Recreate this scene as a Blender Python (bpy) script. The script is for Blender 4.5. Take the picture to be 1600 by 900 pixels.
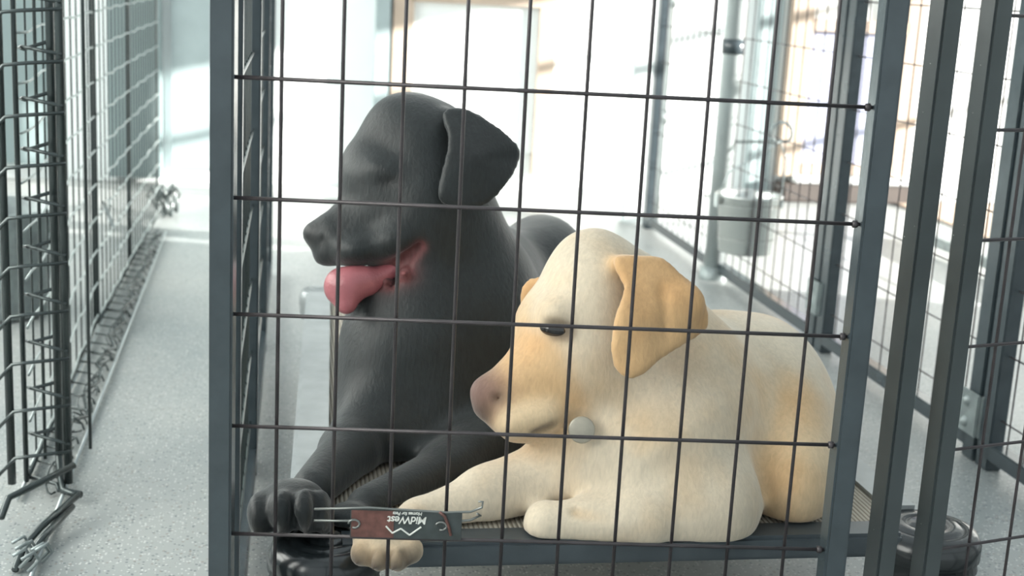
import bpy, bmesh, math, random
import numpy as np
from mathutils import Vector, Matrix

random.seed(7)
C = bpy.context.scene.collection
for o in list(bpy.data.objects):
    bpy.data.objects.remove(o)

# ------------------------------------------------------------ camera, light, exposure
cam_d = bpy.data.cameras.new('camera')
cam = bpy.data.objects.new('camera', cam_d)
C.objects.link(cam)
bpy.context.scene.camera = cam
AZ, PITCH, ROLL = math.radians(10.4), math.radians(12.8), math.radians(3.05)
fw = Vector((math.sin(AZ) * math.cos(PITCH), math.cos(AZ) * math.cos(PITCH), -math.sin(PITCH)))
r0 = Vector((math.cos(AZ), -math.sin(AZ), 0.0))
u0 = r0.cross(fw)
CR = r0 * math.cos(ROLL) + u0 * math.sin(ROLL)
CU = -r0 * math.sin(ROLL) + u0 * math.cos(ROLL)
M = Matrix((CR, CU, -fw)).transposed().to_4x4()
M.translation = Vector((0, 0, 0.70))
cam.matrix_world = M
cam_d.sensor_width = 36.0
cam_d.lens = 2130.0 / 1600.0 * 36.0
cam_d.clip_start = 0.02
cam_d.dof.use_dof = True
cam_d.dof.focus_distance = 1.33
cam_d.dof.aperture_fstop = 7.5

sc = bpy.context.scene
sc.view_settings.view_transform = 'Standard'
sc.view_settings.look = 'None'
sc.view_settings.gamma = 1.0
sc.view_settings.use_curve_mapping = False
sc.view_settings.exposure = 0.0

world = bpy.data.worlds.new('world')
sc.world = world
world.use_nodes = True
bg = world.node_tree.nodes['Background']
bg.inputs[0].default_value = (0.86, 0.97, 1.0, 1)
bg.inputs[1].default_value = 0.95

def add_sun(direction_to_sun, strength, angle, color):
    d = bpy.data.lights.new('sun', 'SUN')
    d.energy = strength
    d.angle = math.radians(angle)
    d.color = color
    o = bpy.data.objects.new('sun', d)
    C.objects.link(o)
    o.rotation_euler = Vector(direction_to_sun).to_track_quat('Z', 'Y').to_euler()
    o.location = (5, -3, 4)
    return o
add_sun((0.93, -0.30, 0.22), 28.0, 0.45, (1.0, 0.96, 0.90))

# ------------------------------------------------------------ materials
def nodes(name):
    m = bpy.data.materials.new(name)
    m.use_nodes = True
    nt = m.node_tree
    return m, nt, nt.nodes['Principled BSDF']

def mat(name, col, rough=0.5, metal=0.0, var=0.0, vscale=20, bump=0.0, bscale=60, spec=0.5, sheen=0.0, trans=0.0):
    m, nt, b = nodes(name)
    b.inputs['Base Color'].default_value = (*col, 1)
    b.inputs['Roughness'].default_value = rough
    b.inputs['Metallic'].default_value = metal
    b.inputs['Specular IOR Level'].default_value = spec
    b.inputs['Sheen Weight'].default_value = sheen
    b.inputs['Transmission Weight'].default_value = trans
    tc = nt.nodes.new('ShaderNodeTexCoord')
    if var > 0:
        n = nt.nodes.new('ShaderNodeTexNoise')
        n.inputs['Scale'].default_value = vscale
        n.inputs['Detail'].default_value = 5
        nt.links.new(tc.outputs['Object'], n.inputs['Vector'])
        r = nt.nodes.new('ShaderNodeValToRGB')
        r.color_ramp.elements[0].position = 0.3
        r.color_ramp.elements[1].position = 0.7
        r.color_ramp.elements[0].color = (*[c * (1 - var) for c in col], 1)
        r.color_ramp.elements[1].color = (*[min(1, c * (1 + var)) for c in col], 1)
        nt.links.new(n.outputs['Fac'], r.inputs['Fac'])
        nt.links.new(r.outputs['Color'], b.inputs['Base Color'])
    if bump > 0:
        n2 = nt.nodes.new('ShaderNodeTexNoise')
        n2.inputs['Scale'].default_value = bscale
        nt.links.new(tc.outputs['Object'], n2.inputs['Vector'])
        bp = nt.nodes.new('ShaderNodeBump')
        bp.inputs['Strength'].default_value = bump
        bp.inputs['Distance'].default_value = 0.002
        nt.links.new(n2.outputs['Fac'], bp.inputs['Height'])
        nt.links.new(bp.outputs['Normal'], b.inputs['Normal'])
    return m

def floor_mat():
    m, nt, b = nodes('speckled_concrete')
    tc = nt.nodes.new('ShaderNodeTexCoord')
    big = nt.nodes.new('ShaderNodeTexNoise'); big.inputs['Scale'].default_value = 2.2; big.inputs['Detail'].default_value = 4
    r1 = nt.nodes.new('ShaderNodeValToRGB')
    r1.color_ramp.elements[0].position = 0.3; r1.color_ramp.elements[0].color = (0.27, 0.295, 0.295, 1)
    r1.color_ramp.elements[1].position = 0.7; r1.color_ramp.elements[1].color = (0.39, 0.40, 0.385, 1)
    nt.links.new(tc.outputs['Object'], big.inputs['Vector']); nt.links.new(big.outputs['Fac'], r1.inputs['Fac'])
    cur = r1.outputs['Color']
    for sc_, th, col in ((210, 0.20, (0.10, 0.12, 0.13)), (260, 0.24, (0.66, 0.67, 0.64)), (190, 0.08, (0.24, 0.21, 0.18))):
        v = nt.nodes.new('ShaderNodeTexVoronoi'); v.inputs['Scale'].default_value = sc_
        nt.links.new(tc.outputs['Object'], v.inputs['Vector'])
        sep = nt.nodes.new('ShaderNodeSeparateColor'); nt.links.new(v.outputs['Color'], sep.inputs['Color'])
        lt = nt.nodes.new('ShaderNodeMath'); lt.operation = 'LESS_THAN'; lt.inputs[1].default_value = th
        nt.links.new(sep.outputs['Red'], lt.inputs[0])
        l2 = nt.nodes.new('ShaderNodeMath'); l2.operation = 'LESS_THAN'; l2.inputs[1].default_value = 0.38
        nt.links.new(v.outputs['Distance'], l2.inputs[0])
        mu = nt.nodes.new('ShaderNodeMath'); mu.operation = 'MULTIPLY'
        nt.links.new(lt.outputs[0], mu.inputs[0]); nt.links.new(l2.outputs[0], mu.inputs[1])
        mu2 = nt.nodes.new('ShaderNodeMath'); mu2.operation = 'MULTIPLY'; mu2.inputs[1].default_value = 0.75
        nt.links.new(mu.outputs[0], mu2.inputs[0])
        mx = nt.nodes.new('ShaderNodeMix'); mx.data_type = 'RGBA'
        nt.links.new(mu2.outputs[0], mx.inputs[0]); nt.links.new(cur, mx.inputs[6]); mx.inputs[7].default_value = (*col, 1)
        cur = mx.outputs[2]
    nt.links.new(cur, b.inputs['Base Color'])
    b.inputs['Roughness'].default_value = 0.38
    n2 = nt.nodes.new('ShaderNodeTexNoise'); n2.inputs['Scale'].default_value = 60
    nt.links.new(tc.outputs['Object'], n2.inputs['Vector'])
    bp = nt.nodes.new('ShaderNodeBump'); bp.inputs['Strength'].default_value = 0.15; bp.inputs['Distance'].default_value = 0.002
    nt.links.new(n2.outputs['Fac'], bp.inputs['Height']); nt.links.new(bp.outputs['Normal'], b.inputs['Normal'])
    return m

def rusty(name, col, amount):
    m, nt, b = nodes(name)
    tc = nt.nodes.new('ShaderNodeTexCoord')
    n = nt.nodes.new('ShaderNodeTexNoise'); n.inputs['Scale'].default_value = 14; n.inputs['Detail'].default_value = 6
    nt.links.new(tc.outputs['Object'], n.inputs['Vector'])
    r = nt.nodes.new('ShaderNodeValToRGB')
    e = r.color_ramp.elements
    e[0].position = 0.35; e[0].color = (*[c * 0.85 for c in col], 1)
    e[1].position = 0.60; e[1].color = (*[c * 1.15 for c in col], 1)
    x = r.color_ramp.elements.new(0.72 - amount); x.color = (*[c * 1.15 for c in col], 1)
    x = r.color_ramp.elements.new(0.75 - amount); x.color = (0.22, 0.08, 0.04, 1)
    nt.links.new(n.outputs['Fac'], r.inputs['Fac'])
    sp = nt.nodes.new('ShaderNodeTexNoise'); sp.inputs['Scale'].default_value = 160
    nt.links.new(tc.outputs['Object'], sp.inputs['Vector'])
    g = nt.nodes.new('ShaderNodeMath'); g.operation = 'GREATER_THAN'; g.inputs[1].default_value = 0.775
    nt.links.new(sp.outputs['Fac'], g.inputs[0])
    mx = nt.nodes.new('ShaderNodeMix'); mx.data_type = 'RGBA'
    nt.links.new(g.outputs[0], mx.inputs[0]); nt.links.new(r.outputs['Color'], mx.inputs[6]); mx.inputs[7].default_value = (0.42, 0.44, 0.43, 1)
    nt.links.new(mx.outputs[2], b.inputs['Base Color'])
    b.inputs['Roughness'].default_value = 0.30
    return m

def fur_mat(name, rough, sheen, vary, strand, patch=None):
    m, nt, b = nodes(name)
    at = nt.nodes.new('ShaderNodeAttribute'); at.attribute_name = 'fur_colour'
    tc = nt.nodes.new('ShaderNodeTexCoord')
    mp = nt.nodes.new('ShaderNodeMapping'); mp.inputs['Scale'].default_value = (1, 1, 0.28); mp.inputs['Rotation'].default_value = (0.3, 0.5, 0)
    nt.links.new(tc.outputs['Object'], mp.inputs['Vector'])
    n = nt.nodes.new('ShaderNodeTexNoise'); n.inputs['Scale'].default_value = 260; n.inputs['Detail'].default_value = 4; n.inputs['Distortion'].default_value = 0.6
    nt.links.new(mp.outputs['Vector'], n.inputs['Vector'])
    n3 = nt.nodes.new('ShaderNodeTexNoise'); n3.inputs['Scale'].default_value = 16; n3.inputs['Detail'].default_value = 5
    nt.links.new(tc.outputs['Object'], n3.inputs['Vector'])
    ad = nt.nodes.new('ShaderNodeMath'); ad.operation = 'ADD'
    nt.links.new(n.outputs['Fac'], ad.inputs[0]); nt.links.new(n3.outputs['Fac'], ad.inputs[1])
    mr = nt.nodes.new('ShaderNodeMapRange')
    mr.inputs[1].default_value = 0.7; mr.inputs[2].default_value = 1.3; mr.inputs[3].default_value = 1 - vary; mr.inputs[4].default_value = 1 + vary
    nt.links.new(ad.outputs[0], mr.inputs[0])
    vm = nt.nodes.new('ShaderNodeVectorMath'); vm.operation = 'SCALE'
    src = at.outputs['Color']
    if patch:
        pn = nt.nodes.new('ShaderNodeTexNoise'); pn.inputs['Scale'].default_value = 9; pn.inputs['Detail'].default_value = 3
        nt.links.new(tc.outputs['Object'], pn.inputs['Vector'])
        pr = nt.nodes.new('ShaderNodeMapRange'); pr.inputs[1].default_value = 0.45; pr.inputs[2].default_value = 0.70; pr.inputs[3].default_value = 0.0; pr.inputs[4].default_value = 0.7
        nt.links.new(pn.outputs['Fac'], pr.inputs[0])
        pm = nt.nodes.new('ShaderNodeMix'); pm.data_type = 'RGBA'; pm.blend_type = 'MULTIPLY'
        nt.links.new(pr.outputs[0], pm.inputs[0]); nt.links.new(src, pm.inputs[6]); pm.inputs[7].default_value = (*patch, 1)
        src = pm.outputs[2]
    nt.links.new(src, vm.inputs[0]); nt.links.new(mr.outputs[0], vm.inputs['Scale'])
    nt.links.new(vm.outputs[0], b.inputs['Base Color'])
    b.inputs['Roughness'].default_value = rough
    b.inputs['Sheen Weight'].default_value = sheen
    b.inputs['Sheen Roughness'].default_value = 0.5
    b.inputs['Specular IOR Level'].default_value = 0.35
    bp = nt.nodes.new('ShaderNodeBump'); bp.inputs['Strength'].default_value = strand; bp.inputs['Distance'].default_value = 0.0015
    nt.links.new(n.outputs['Fac'], bp.inputs['Height'])
    bp2 = nt.nodes.new('ShaderNodeBump'); bp2.inputs['Strength'].default_value = 0.35; bp2.inputs['Distance'].default_value = 0.006
    nt.links.new(n3.outputs['Fac'], bp2.inputs['Height']); nt.links.new(bp2.outputs['Normal'], bp.inputs['Normal'])
    nt.links.new(bp.outputs['Normal'], b.inputs['Normal'])
    return m

def ribbed_fabric():
    m, nt, b = nodes('ribbed_fabric')
    tc = nt.nodes.new('ShaderNodeTexCoord')
    w = nt.nodes.new('ShaderNodeTexWave'); w.bands_direction = 'X'; w.inputs['Scale'].default_value = 62; w.inputs['Distortion'].default_value = 0.4
    w.inputs['Detail'].default_value = 2; w.inputs['Detail Scale'].default_value = 8
    nt.links.new(tc.outputs['Object'], w.inputs['Vector'])
    r = nt.nodes.new('ShaderNodeValToRGB')
    r.color_ramp.elements[0].color = (0.20, 0.17, 0.13, 1); r.color_ramp.elements[1].color = (0.47, 0.43, 0.36, 1)
    r.color_ramp.elements[1].position = 0.55
    nt.links.new(w.outputs['Fac'], r.inputs['Fac']); nt.links.new(r.outputs['Color'], b.inputs['Base Color'])
    b.inputs['Roughness'].default_value = 0.8
    bp = nt.nodes.new('ShaderNodeBump'); bp.inputs['Strength'].default_value = 0.6; bp.inputs['Distance'].default_value = 0.002
    nt.links.new(w.outputs['Fac'], bp.inputs['Height']); nt.links.new(bp.outputs['Normal'], b.inputs['Normal'])
    return m

MT = dict(
    floor=floor_mat(),
    wallwhite=mat('white_wall', (0.82, 0.86, 0.86), 0.7, var=0.03, vscale=3),
    sage=mat('sage_grey_paint', (0.20, 0.26, 0.265), 0.6, var=0.05, vscale=5),
    palegrey=mat('pale_grey_paint', (0.34, 0.41, 0.42), 0.45, var=0.05),
    beige=mat('beige_wood', (0.50, 0.40, 0.32), 0.6, var=0.10, vscale=9),
    brown=mat('brown_step', (0.075, 0.062, 0.055), 0.6, var=0.15, vscale=9),
    lavender=mat('lavender_door_glass', (0.46, 0.49, 0.64), 0.08, spec=0.6),
    palecol=mat('off_white_column', (0.70, 0.76, 0.76), 0.45, var=0.04),
    paint=mat('dark_slate_paint', (0.042, 0.056, 0.064), 0.22, spec=0.7, var=0.15, vscale=25, bump=0.1),
    rust=rusty('worn_slate_paint', (0.050, 0.060, 0.062), 0.02),
    wire=mat('dark_wire', (0.060, 0.052, 0.055), 0.35, metal=0.35, var=0.25, vscale=40),
    bwire=mat('black_coated_wire', (0.06, 0.075, 0.075), 0.22, metal=0.5, spec=0.8),
    steelwire=mat('dull_steel_wire', (0.20, 0.21, 0.20), 0.35, metal=0.6),
    pwire=mat('painted_sheen_wire', (0.45, 0.50, 0.49), 0.35, metal=0.5, var=0.2, vscale=40),  # black crate wire coloured pale: light reflected off level wires is painted in
    galv=mat('galvanised_steel', (0.52, 0.57, 0.57), 0.32, metal=0.55, var=0.08, vscale=12),
    zinc=mat('zinc_bracket', (0.30, 0.34, 0.34), 0.45, metal=0.5, var=0.2, vscale=40),
    bucket=mat('stainless_bucket', (0.66, 0.68, 0.66), 0.25, metal=0.85, var=0.06, vscale=8),
    alu=mat('grey_aluminium_rail', (0.36, 0.385, 0.39), 0.4, metal=0.4, var=0.1, vscale=30),
    darkrail=mat('dark_rail', (0.07, 0.085, 0.095), 0.32, metal=0.2, var=0.15, vscale=30),
    plastic=mat('black_plastic', (0.016, 0.020, 0.022), 0.22, spec=0.7, bump=0.3, bscale=50),
    fabric=ribbed_fabric(),
    peach=mat('peach_ground', (0.50, 0.38, 0.29), 0.8, var=0.06),
    grille=mat('gully_concrete', (0.42, 0.45, 0.44), 0.6, var=0.15, vscale=60),
    tag=mat('tag_enamel', (0.045, 0.055, 0.055), 0.35, var=0.3, vscale=80),
    tagred=mat('tag_worn_brown', (0.13, 0.055, 0.045), 0.4, var=0.35, vscale=120),
    tagwhite=mat('tag_print_white', (0.75, 0.75, 0.70), 0.5),
    tongue=mat('tongue_pink', (0.36, 0.115, 0.13), 0.38, var=0.08, vscale=60, bump=0.3, bscale=300, spec=0.6),
    eye=mat('dark_eye', (0.012, 0.010, 0.009), 0.08, spec=0.9),
    disc=mat('pale_tag_disc', (0.36, 0.33, 0.27), 0.35, metal=0.2, var=0.15, vscale=60),
    furY=fur_mat('yellow_fur', 0.75, 0.25, 0.12, 0.35, (0.92, 0.72, 0.50)),
    furB=fur_mat('black_fur', 0.50, 0.20, 0.35, 0.45),
)

# ------------------------------------------------------------ mesh helpers
class MB:
    def __init__(self):
        self.v = []; self.f = []
    def box(self, c, s, ax=None, bev=0.0):
        """centre, full size, optional 3 axes"""
        ax = ax or (Vector((1, 0, 0)), Vector((0, 1, 0)), Vector((0, 0, 1)))
        c = Vector(c)
        bm = bmesh.new()
        bmesh.ops.create_cube(bm, size=1)
        for v in bm.verts:
            v.co = Vector((v.co.x * s[0], v.co.y * s[1], v.co.z * s[2]))
        if bev > 0:
            bmesh.ops.bevel(bm, geom=list(bm.edges), offset=bev, segments=2, affect='EDGES')
        n = len(self.v)
        for v in bm.verts:
            self.v.append(c + ax[0] * v.co.x + ax[1] * v.co.y + ax[2] * v.co.z)
        bm.verts.index_update()
        for f in bm.faces:
            self.f.append([n + v.index for v in f.verts])
        bm.free()
        return self
    def bar(self, a, b, w, t, side=None, bev=0.002):
        """square tube from a to b: w across 'side', t the other way"""
        a = Vector(a); b = Vector(b)
        z = (b - a); L = z.length; z.normalize()
        s = Vector(side) if side else Vector((1, 0, 0))
        s = (s - z * s.dot(z)).normalized()
        o = z.cross(s)
        return self.box((a + b) / 2, (w, t, L), (s, o, z), bev)
    def tube(self, pts, r, seg=8, closed=False):
        pts = [Vector(p) for p in pts]
        n0 = len(self.v); N = len(pts)
        prev = None
        for i, p in enumerate(pts):
            if closed:
                t = (pts[(i + 1) % N] - pts[i - 1]).normalized()
            else:
                t = (pts[min(i + 1, N - 1)] - pts[max(i - 1, 0)]).normalized()
            if prev is None:
                prev = Vector((0, 0, 1)) if abs(t.z) < 0.9 else Vector((1, 0, 0))
            u = (prev - t * prev.dot(t)).normalized(); prev = u
            w = t.cross(u)
            rad = r[i] if isinstance(r, (list, tuple)) else r
            for k in range(seg):
                a = 2 * math.pi * k / seg
                self.v.append(p + (u * math.cos(a) + w * math.sin(a)) * rad)
        for i in range(N if closed else N - 1):
            for k in range(seg):
                a = n0 + i * seg + k; b = n0 + i * seg + (k + 1) % seg
                j = (i + 1) % N
                c = n0 + j * seg + (k + 1) % seg; d = n0 + j * seg + k
                self.f.append([a, b, c, d])
        if not closed:
            self.f.append([n0 + k for k in range(seg)][::-1])
            self.f.append([n0 + (N - 1) * seg + k for k in range(seg)])
        return self
    def lathe(self, c, prof, seg=32, ax=None):
        """prof: list of (radius, height)"""
        ax = ax or (Vector((1, 0, 0)), Vector((0, 1, 0)), Vector((0, 0, 1)))
        c = Vector(c); n0 = len(self.v)
        for r, h in prof:
            for k in range(seg):
                a = 2 * math.pi * k / seg
                self.v.append(c + ax[0] * (r * math.cos(a)) + ax[1] * (r * math.sin(a)) + ax[2] * h)
        for i in range(len(prof) - 1):
            for k in range(seg):
                a = n0 + i * seg + k; b = n0 + i * seg + (k + 1) % seg
                self.f.append([a, b, b + seg, a + seg])
        return self
    def build(self, name, m, parent=None, smooth=False):
        me = bpy.data.meshes.new(name)
        inv = parent_inv(parent)
        me.from_pydata([inv @ v for v in self.v], [], self.f)
        me.update()
        bm = bmesh.new(); bm.from_mesh(me)
        bmesh.ops.recalc_face_normals(bm, faces=bm.faces)
        bm.to_mesh(me); bm.free()
        if smooth:
            for p in me.polygons: p.use_smooth = True
        me.materials.append(MT[m] if isinstance(m, str) else m)
        o = bpy.data.objects.new(name, me)
        C.objects.link(o)
        if parent: o.parent = parent
        return o

def world_loc(o):
    p = Vector((0, 0, 0))
    while o is not None:
        p = p + o.location; o = o.parent
    return p
def parent_inv(parent):
    return Matrix.Translation(-world_loc(parent)) if parent else Matrix.Identity(4)

def tag(o, label=None, cat=None, group=None, kind=None):
    if label: o['label'] = label
    if cat: o['category'] = cat
    if group: o['group'] = group
    if kind: o['kind'] = kind
    return o
def thing(name, loc, label, cat, group=None):
    o = bpy.data.objects.new(name, None)
    o.empty_display_size = 0.1
    o.location = loc
    C.objects.link(o)
    return tag(o, label, cat, group)
def struct(mb, name, m, label=None):
    return tag(mb.build(name, m), label, kind='structure')

# implicit-surface modelling: smooth unions of cones, ellipsoids and flaps, meshed with surface nets
def mesh_field(prims, cell, palette, floor_z=None, base=None):
    bx = base
    lo = np.array([1e9] * 3); hi = -lo
    for p in prims:
        if p[0] == 'K' or p[-1] == '-': continue
        if p[0] == 'C': pts = [(p[1], p[2]), (p[3], p[4])]
        elif p[0] == 'E': pts = [(p[1], max(p[2]))]
        else: pts = [(p[1], p[4]), (p[2], p[4]), (p[3], p[4])]
        for c, r in pts:
            lo = np.minimum(lo, np.array(c) - r - 0.02); hi = np.maximum(hi, np.array(c) + r + 0.02)
    n = np.ceil((hi - lo) / cell).astype(int) + 1
    xs = [(lo[i] + cell * np.arange(n[i])).astype(np.float32) for i in range(3)]
    D = np.full(n, 0.5, np.float32)
    def dist(p, X, Y, Z):
        if p[0] == 'C':
            a = np.array(p[1], np.float32); b = np.array(p[3], np.float32); ab = b - a
            t = ((X - a[0]) * ab[0] + (Y - a[1]) * ab[1] + (Z - a[2]) * ab[2]) / float(ab @ ab)
            t = np.clip(t, 0, 1)
            d = np.sqrt((X - a[0] - t * ab[0]) ** 2 + (Y - a[1] - t * ab[1]) ** 2 + (Z - a[2] - t * ab[2]) ** 2)
            return d - (p[2] + (p[4] - p[2]) * t)
        if p[0] == 'E':
            c = p[1]; r = p[2]; an = math.radians(p[3])
            u = bx[0] * math.cos(an) + bx[1] * math.sin(an); v = -bx[0] * math.sin(an) + bx[1] * math.cos(an); w = bx[2]
            dx, dy, dz = X - c[0], Y - c[1], Z - c[2]
            q = [(dx * a[0] + dy * a[1] + dz * a[2]) for a in (u, v, w)]
            k0 = np.sqrt(sum((q[i] / r[i]) ** 2 for i in range(3)))
            k1 = np.sqrt(sum((q[i] / r[i] ** 2) ** 2 for i in range(3))) + 1e-9
            return k0 * (k0 - 1) / k1
        a, b, c = (np.array(q, np.float64) for q in p[1:4])
        P_ = np.stack(np.broadcast_arrays(X, Y, Z), -1).astype(np.float64)
        ba, cb, ac = b - a, c - b, a - c
        nor = np.cross(ba, ac)
        pa, pb, pc = P_ - a, P_ - b, P_ - c
        ins = (np.sign(pa @ np.cross(ba, nor)) + np.sign(pb @ np.cross(cb, nor)) + np.sign(pc @ np.cross(ac, nor))) < 2
        def seg(e, q):
            t = np.clip((q @ e) / (e @ e), 0, 1)[..., None]
            return ((e * t - q) ** 2).sum(-1)
        d2 = np.where(ins, np.minimum(np.minimum(seg(ba, pa), seg(cb, pb)), seg(ac, pc)), (pa @ nor) ** 2 / (nor @ nor))
        return (np.sqrt(d2) - p[4]).astype(np.float32)
    for p in prims:
        if p[0] == 'K':
            z = xs[2][None, None, :]
            D = np.maximum(D, np.float32(p[1]) - z)
            continue
        k = p[-2]
        if p[0] == 'C':
            c0 = np.minimum(np.array(p[1]) - p[2], np.array(p[3]) - p[4]); c1 = np.maximum(np.array(p[1]) + p[2], np.array(p[3]) + p[4])
        elif p[0] == 'E':
            c0 = np.array(p[1]) - max(p[2]); c1 = np.array(p[1]) + max(p[2])
        else:
            q = np.array(p[1:4]); c0 = q.min(0) - p[4]; c1 = q.max(0) + p[4]
        pad = k * 1.5 + 3 * cell
        i0 = np.clip(((c0 - pad - lo) / cell).astype(int), 0, n - 1); i1 = np.clip(np.ceil((c1 + pad - lo) / cell).astype(int) + 1, 1, n)
        sl = tuple(slice(a, b) for a, b in zip(i0, i1))
        X = xs[0][sl[0]][:, None, None]; Y = xs[1][sl[1]][None, :, None]; Z = xs[2][sl[2]][None, None, :]
        d = dist(p, X, Y, Z).astype(np.float32)
        A = D[sl]
        if p[-1] == '+':
            h = np.maximum(k - np.abs(A - d), 0) / k
            D[sl] = np.minimum(A, d) - h * h * k * 0.25
        else:
            h = np.maximum(k - np.abs(A + d), 0) / k
            D[sl] = np.maximum(A, -d) + h * h * k * 0.25
    # surface nets
    neg = D < 0
    cs = [neg[a:a + n[0] - 1 or None, b:b + n[1] - 1 or None, c:c + n[2] - 1 or None] for a in (0, 1) for b in (0, 1) for c in (0, 1)]
    cnt = sum(c[:n[0]-1, :n[1]-1, :n[2]-1].astype(np.int8) for c in cs)
    mask = (cnt > 0) & (cnt < 8)
    idx = -np.ones(mask.shape, np.int64)
    I = np.argwhere(mask)
    idx[mask] = np.arange(len(I))
    acc = np.zeros((len(I), 3)); num = np.zeros(len(I))
    for ax in range(3):
        o1, o2 = [q for q in range(3) if q != ax]
        for a in (0, 1):
            for b in (0, 1):
                s = I.copy(); s[:, o1] += a; s[:, o2] += b
                e = s.copy(); e[:, ax] += 1
                ds = D[s[:, 0], s[:, 1], s[:, 2]]; de = D[e[:, 0], e[:, 1], e[:, 2]]
                cr = (ds < 0) != (de < 0)
                t = np.where(cr, ds / (ds - de + 1e-12), 0)
                q = s.astype(float); q[:, ax] += t
                acc[cr] += q[cr]; num[cr] += 1
    V = lo + cell * acc / num[:, None]
    F = []
    for ax in range(3):
        o1, o2 = (ax + 1) % 3, (ax + 2) % 3
        sh = [slice(None)] * 3; s2 = [slice(None)] * 3
        sh[ax] = slice(0, n[ax] - 1); s2[ax] = slice(1, n[ax])
        x = neg[tuple(sh)] != neg[tuple(s2)]
        E = np.argwhere(x)
        E = E[(E[:, o1] > 0) & (E[:, o2] > 0) & (E[:, o1] < n[o1] - 1) & (E[:, o2] < n[o2] - 1)]
        flip = neg[tuple(sh)][E[:, 0], E[:, 1], E[:, 2]]
        q = []
        for a, b in ((0, 0), (1, 0), (1, 1), (0, 1)):
            s = E.copy(); s[:, o1] -= a; s[:, o2] -= b
            q.append(idx[s[:, 0], s[:, 1], s[:, 2]])
        q = np.stack(q, 1)
        q[~flip] = q[~flip][:, ::-1]
        F.append(q)
    F = np.concatenate(F)
    # vertex colours from the nearest pieces
    W = np.zeros(len(V)); Cc = np.zeros((len(V), 3))
    Vf = V.astype(np.float32)
    for p in prims:
        if p[0] == 'K': continue
        d = dist(p, Vf[:, 0], Vf[:, 1], Vf[:, 2])
        sg = 0.0045
        w = np.exp(-np.clip(np.abs(d) if p[-1] == '-' else np.maximum(d, -0.004), -0.01, 1) / sg)
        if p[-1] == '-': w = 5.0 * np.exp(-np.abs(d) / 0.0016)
        if p[-3].startswith('nose'): w = w * 6.0
        W += w; Cc += w[:, None] * np.array(palette[p[-3]])
    return V, F, Cc / W[:, None]

def field_object(name, prims, cell, palette, m, parent=None, base=None, smooth_it=2):
    V, F, col = mesh_field(prims, cell, palette, base=base)
    me = bpy.data.meshes.new(name)
    off = np.array(world_loc(parent)) if parent else 0
    me.from_pydata((V - off).tolist(), [], F.tolist())
    me.update()
    bm = bmesh.new(); bm.from_mesh(me)
    for _ in range(smooth_it):
        bmesh.ops.smooth_vert(bm, verts=bm.verts, factor=0.5, use_axis_x=True, use_axis_y=True, use_axis_z=True)
    bm.to_mesh(me); bm.free()
    a = me.color_attributes.new('fur_colour', 'FLOAT_COLOR', 'POINT')
    buf = np.ones((len(V), 4), np.float32); buf[:, :3] = col
    a.data.foreach_set('color', buf.ravel())
    for p in me.polygons: p.use_smooth = True
    me.materials.append(MT[m])
    o = bpy.data.objects.new(name, me); C.objects.link(o)
    if parent: o.parent = parent
    return o

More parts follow.
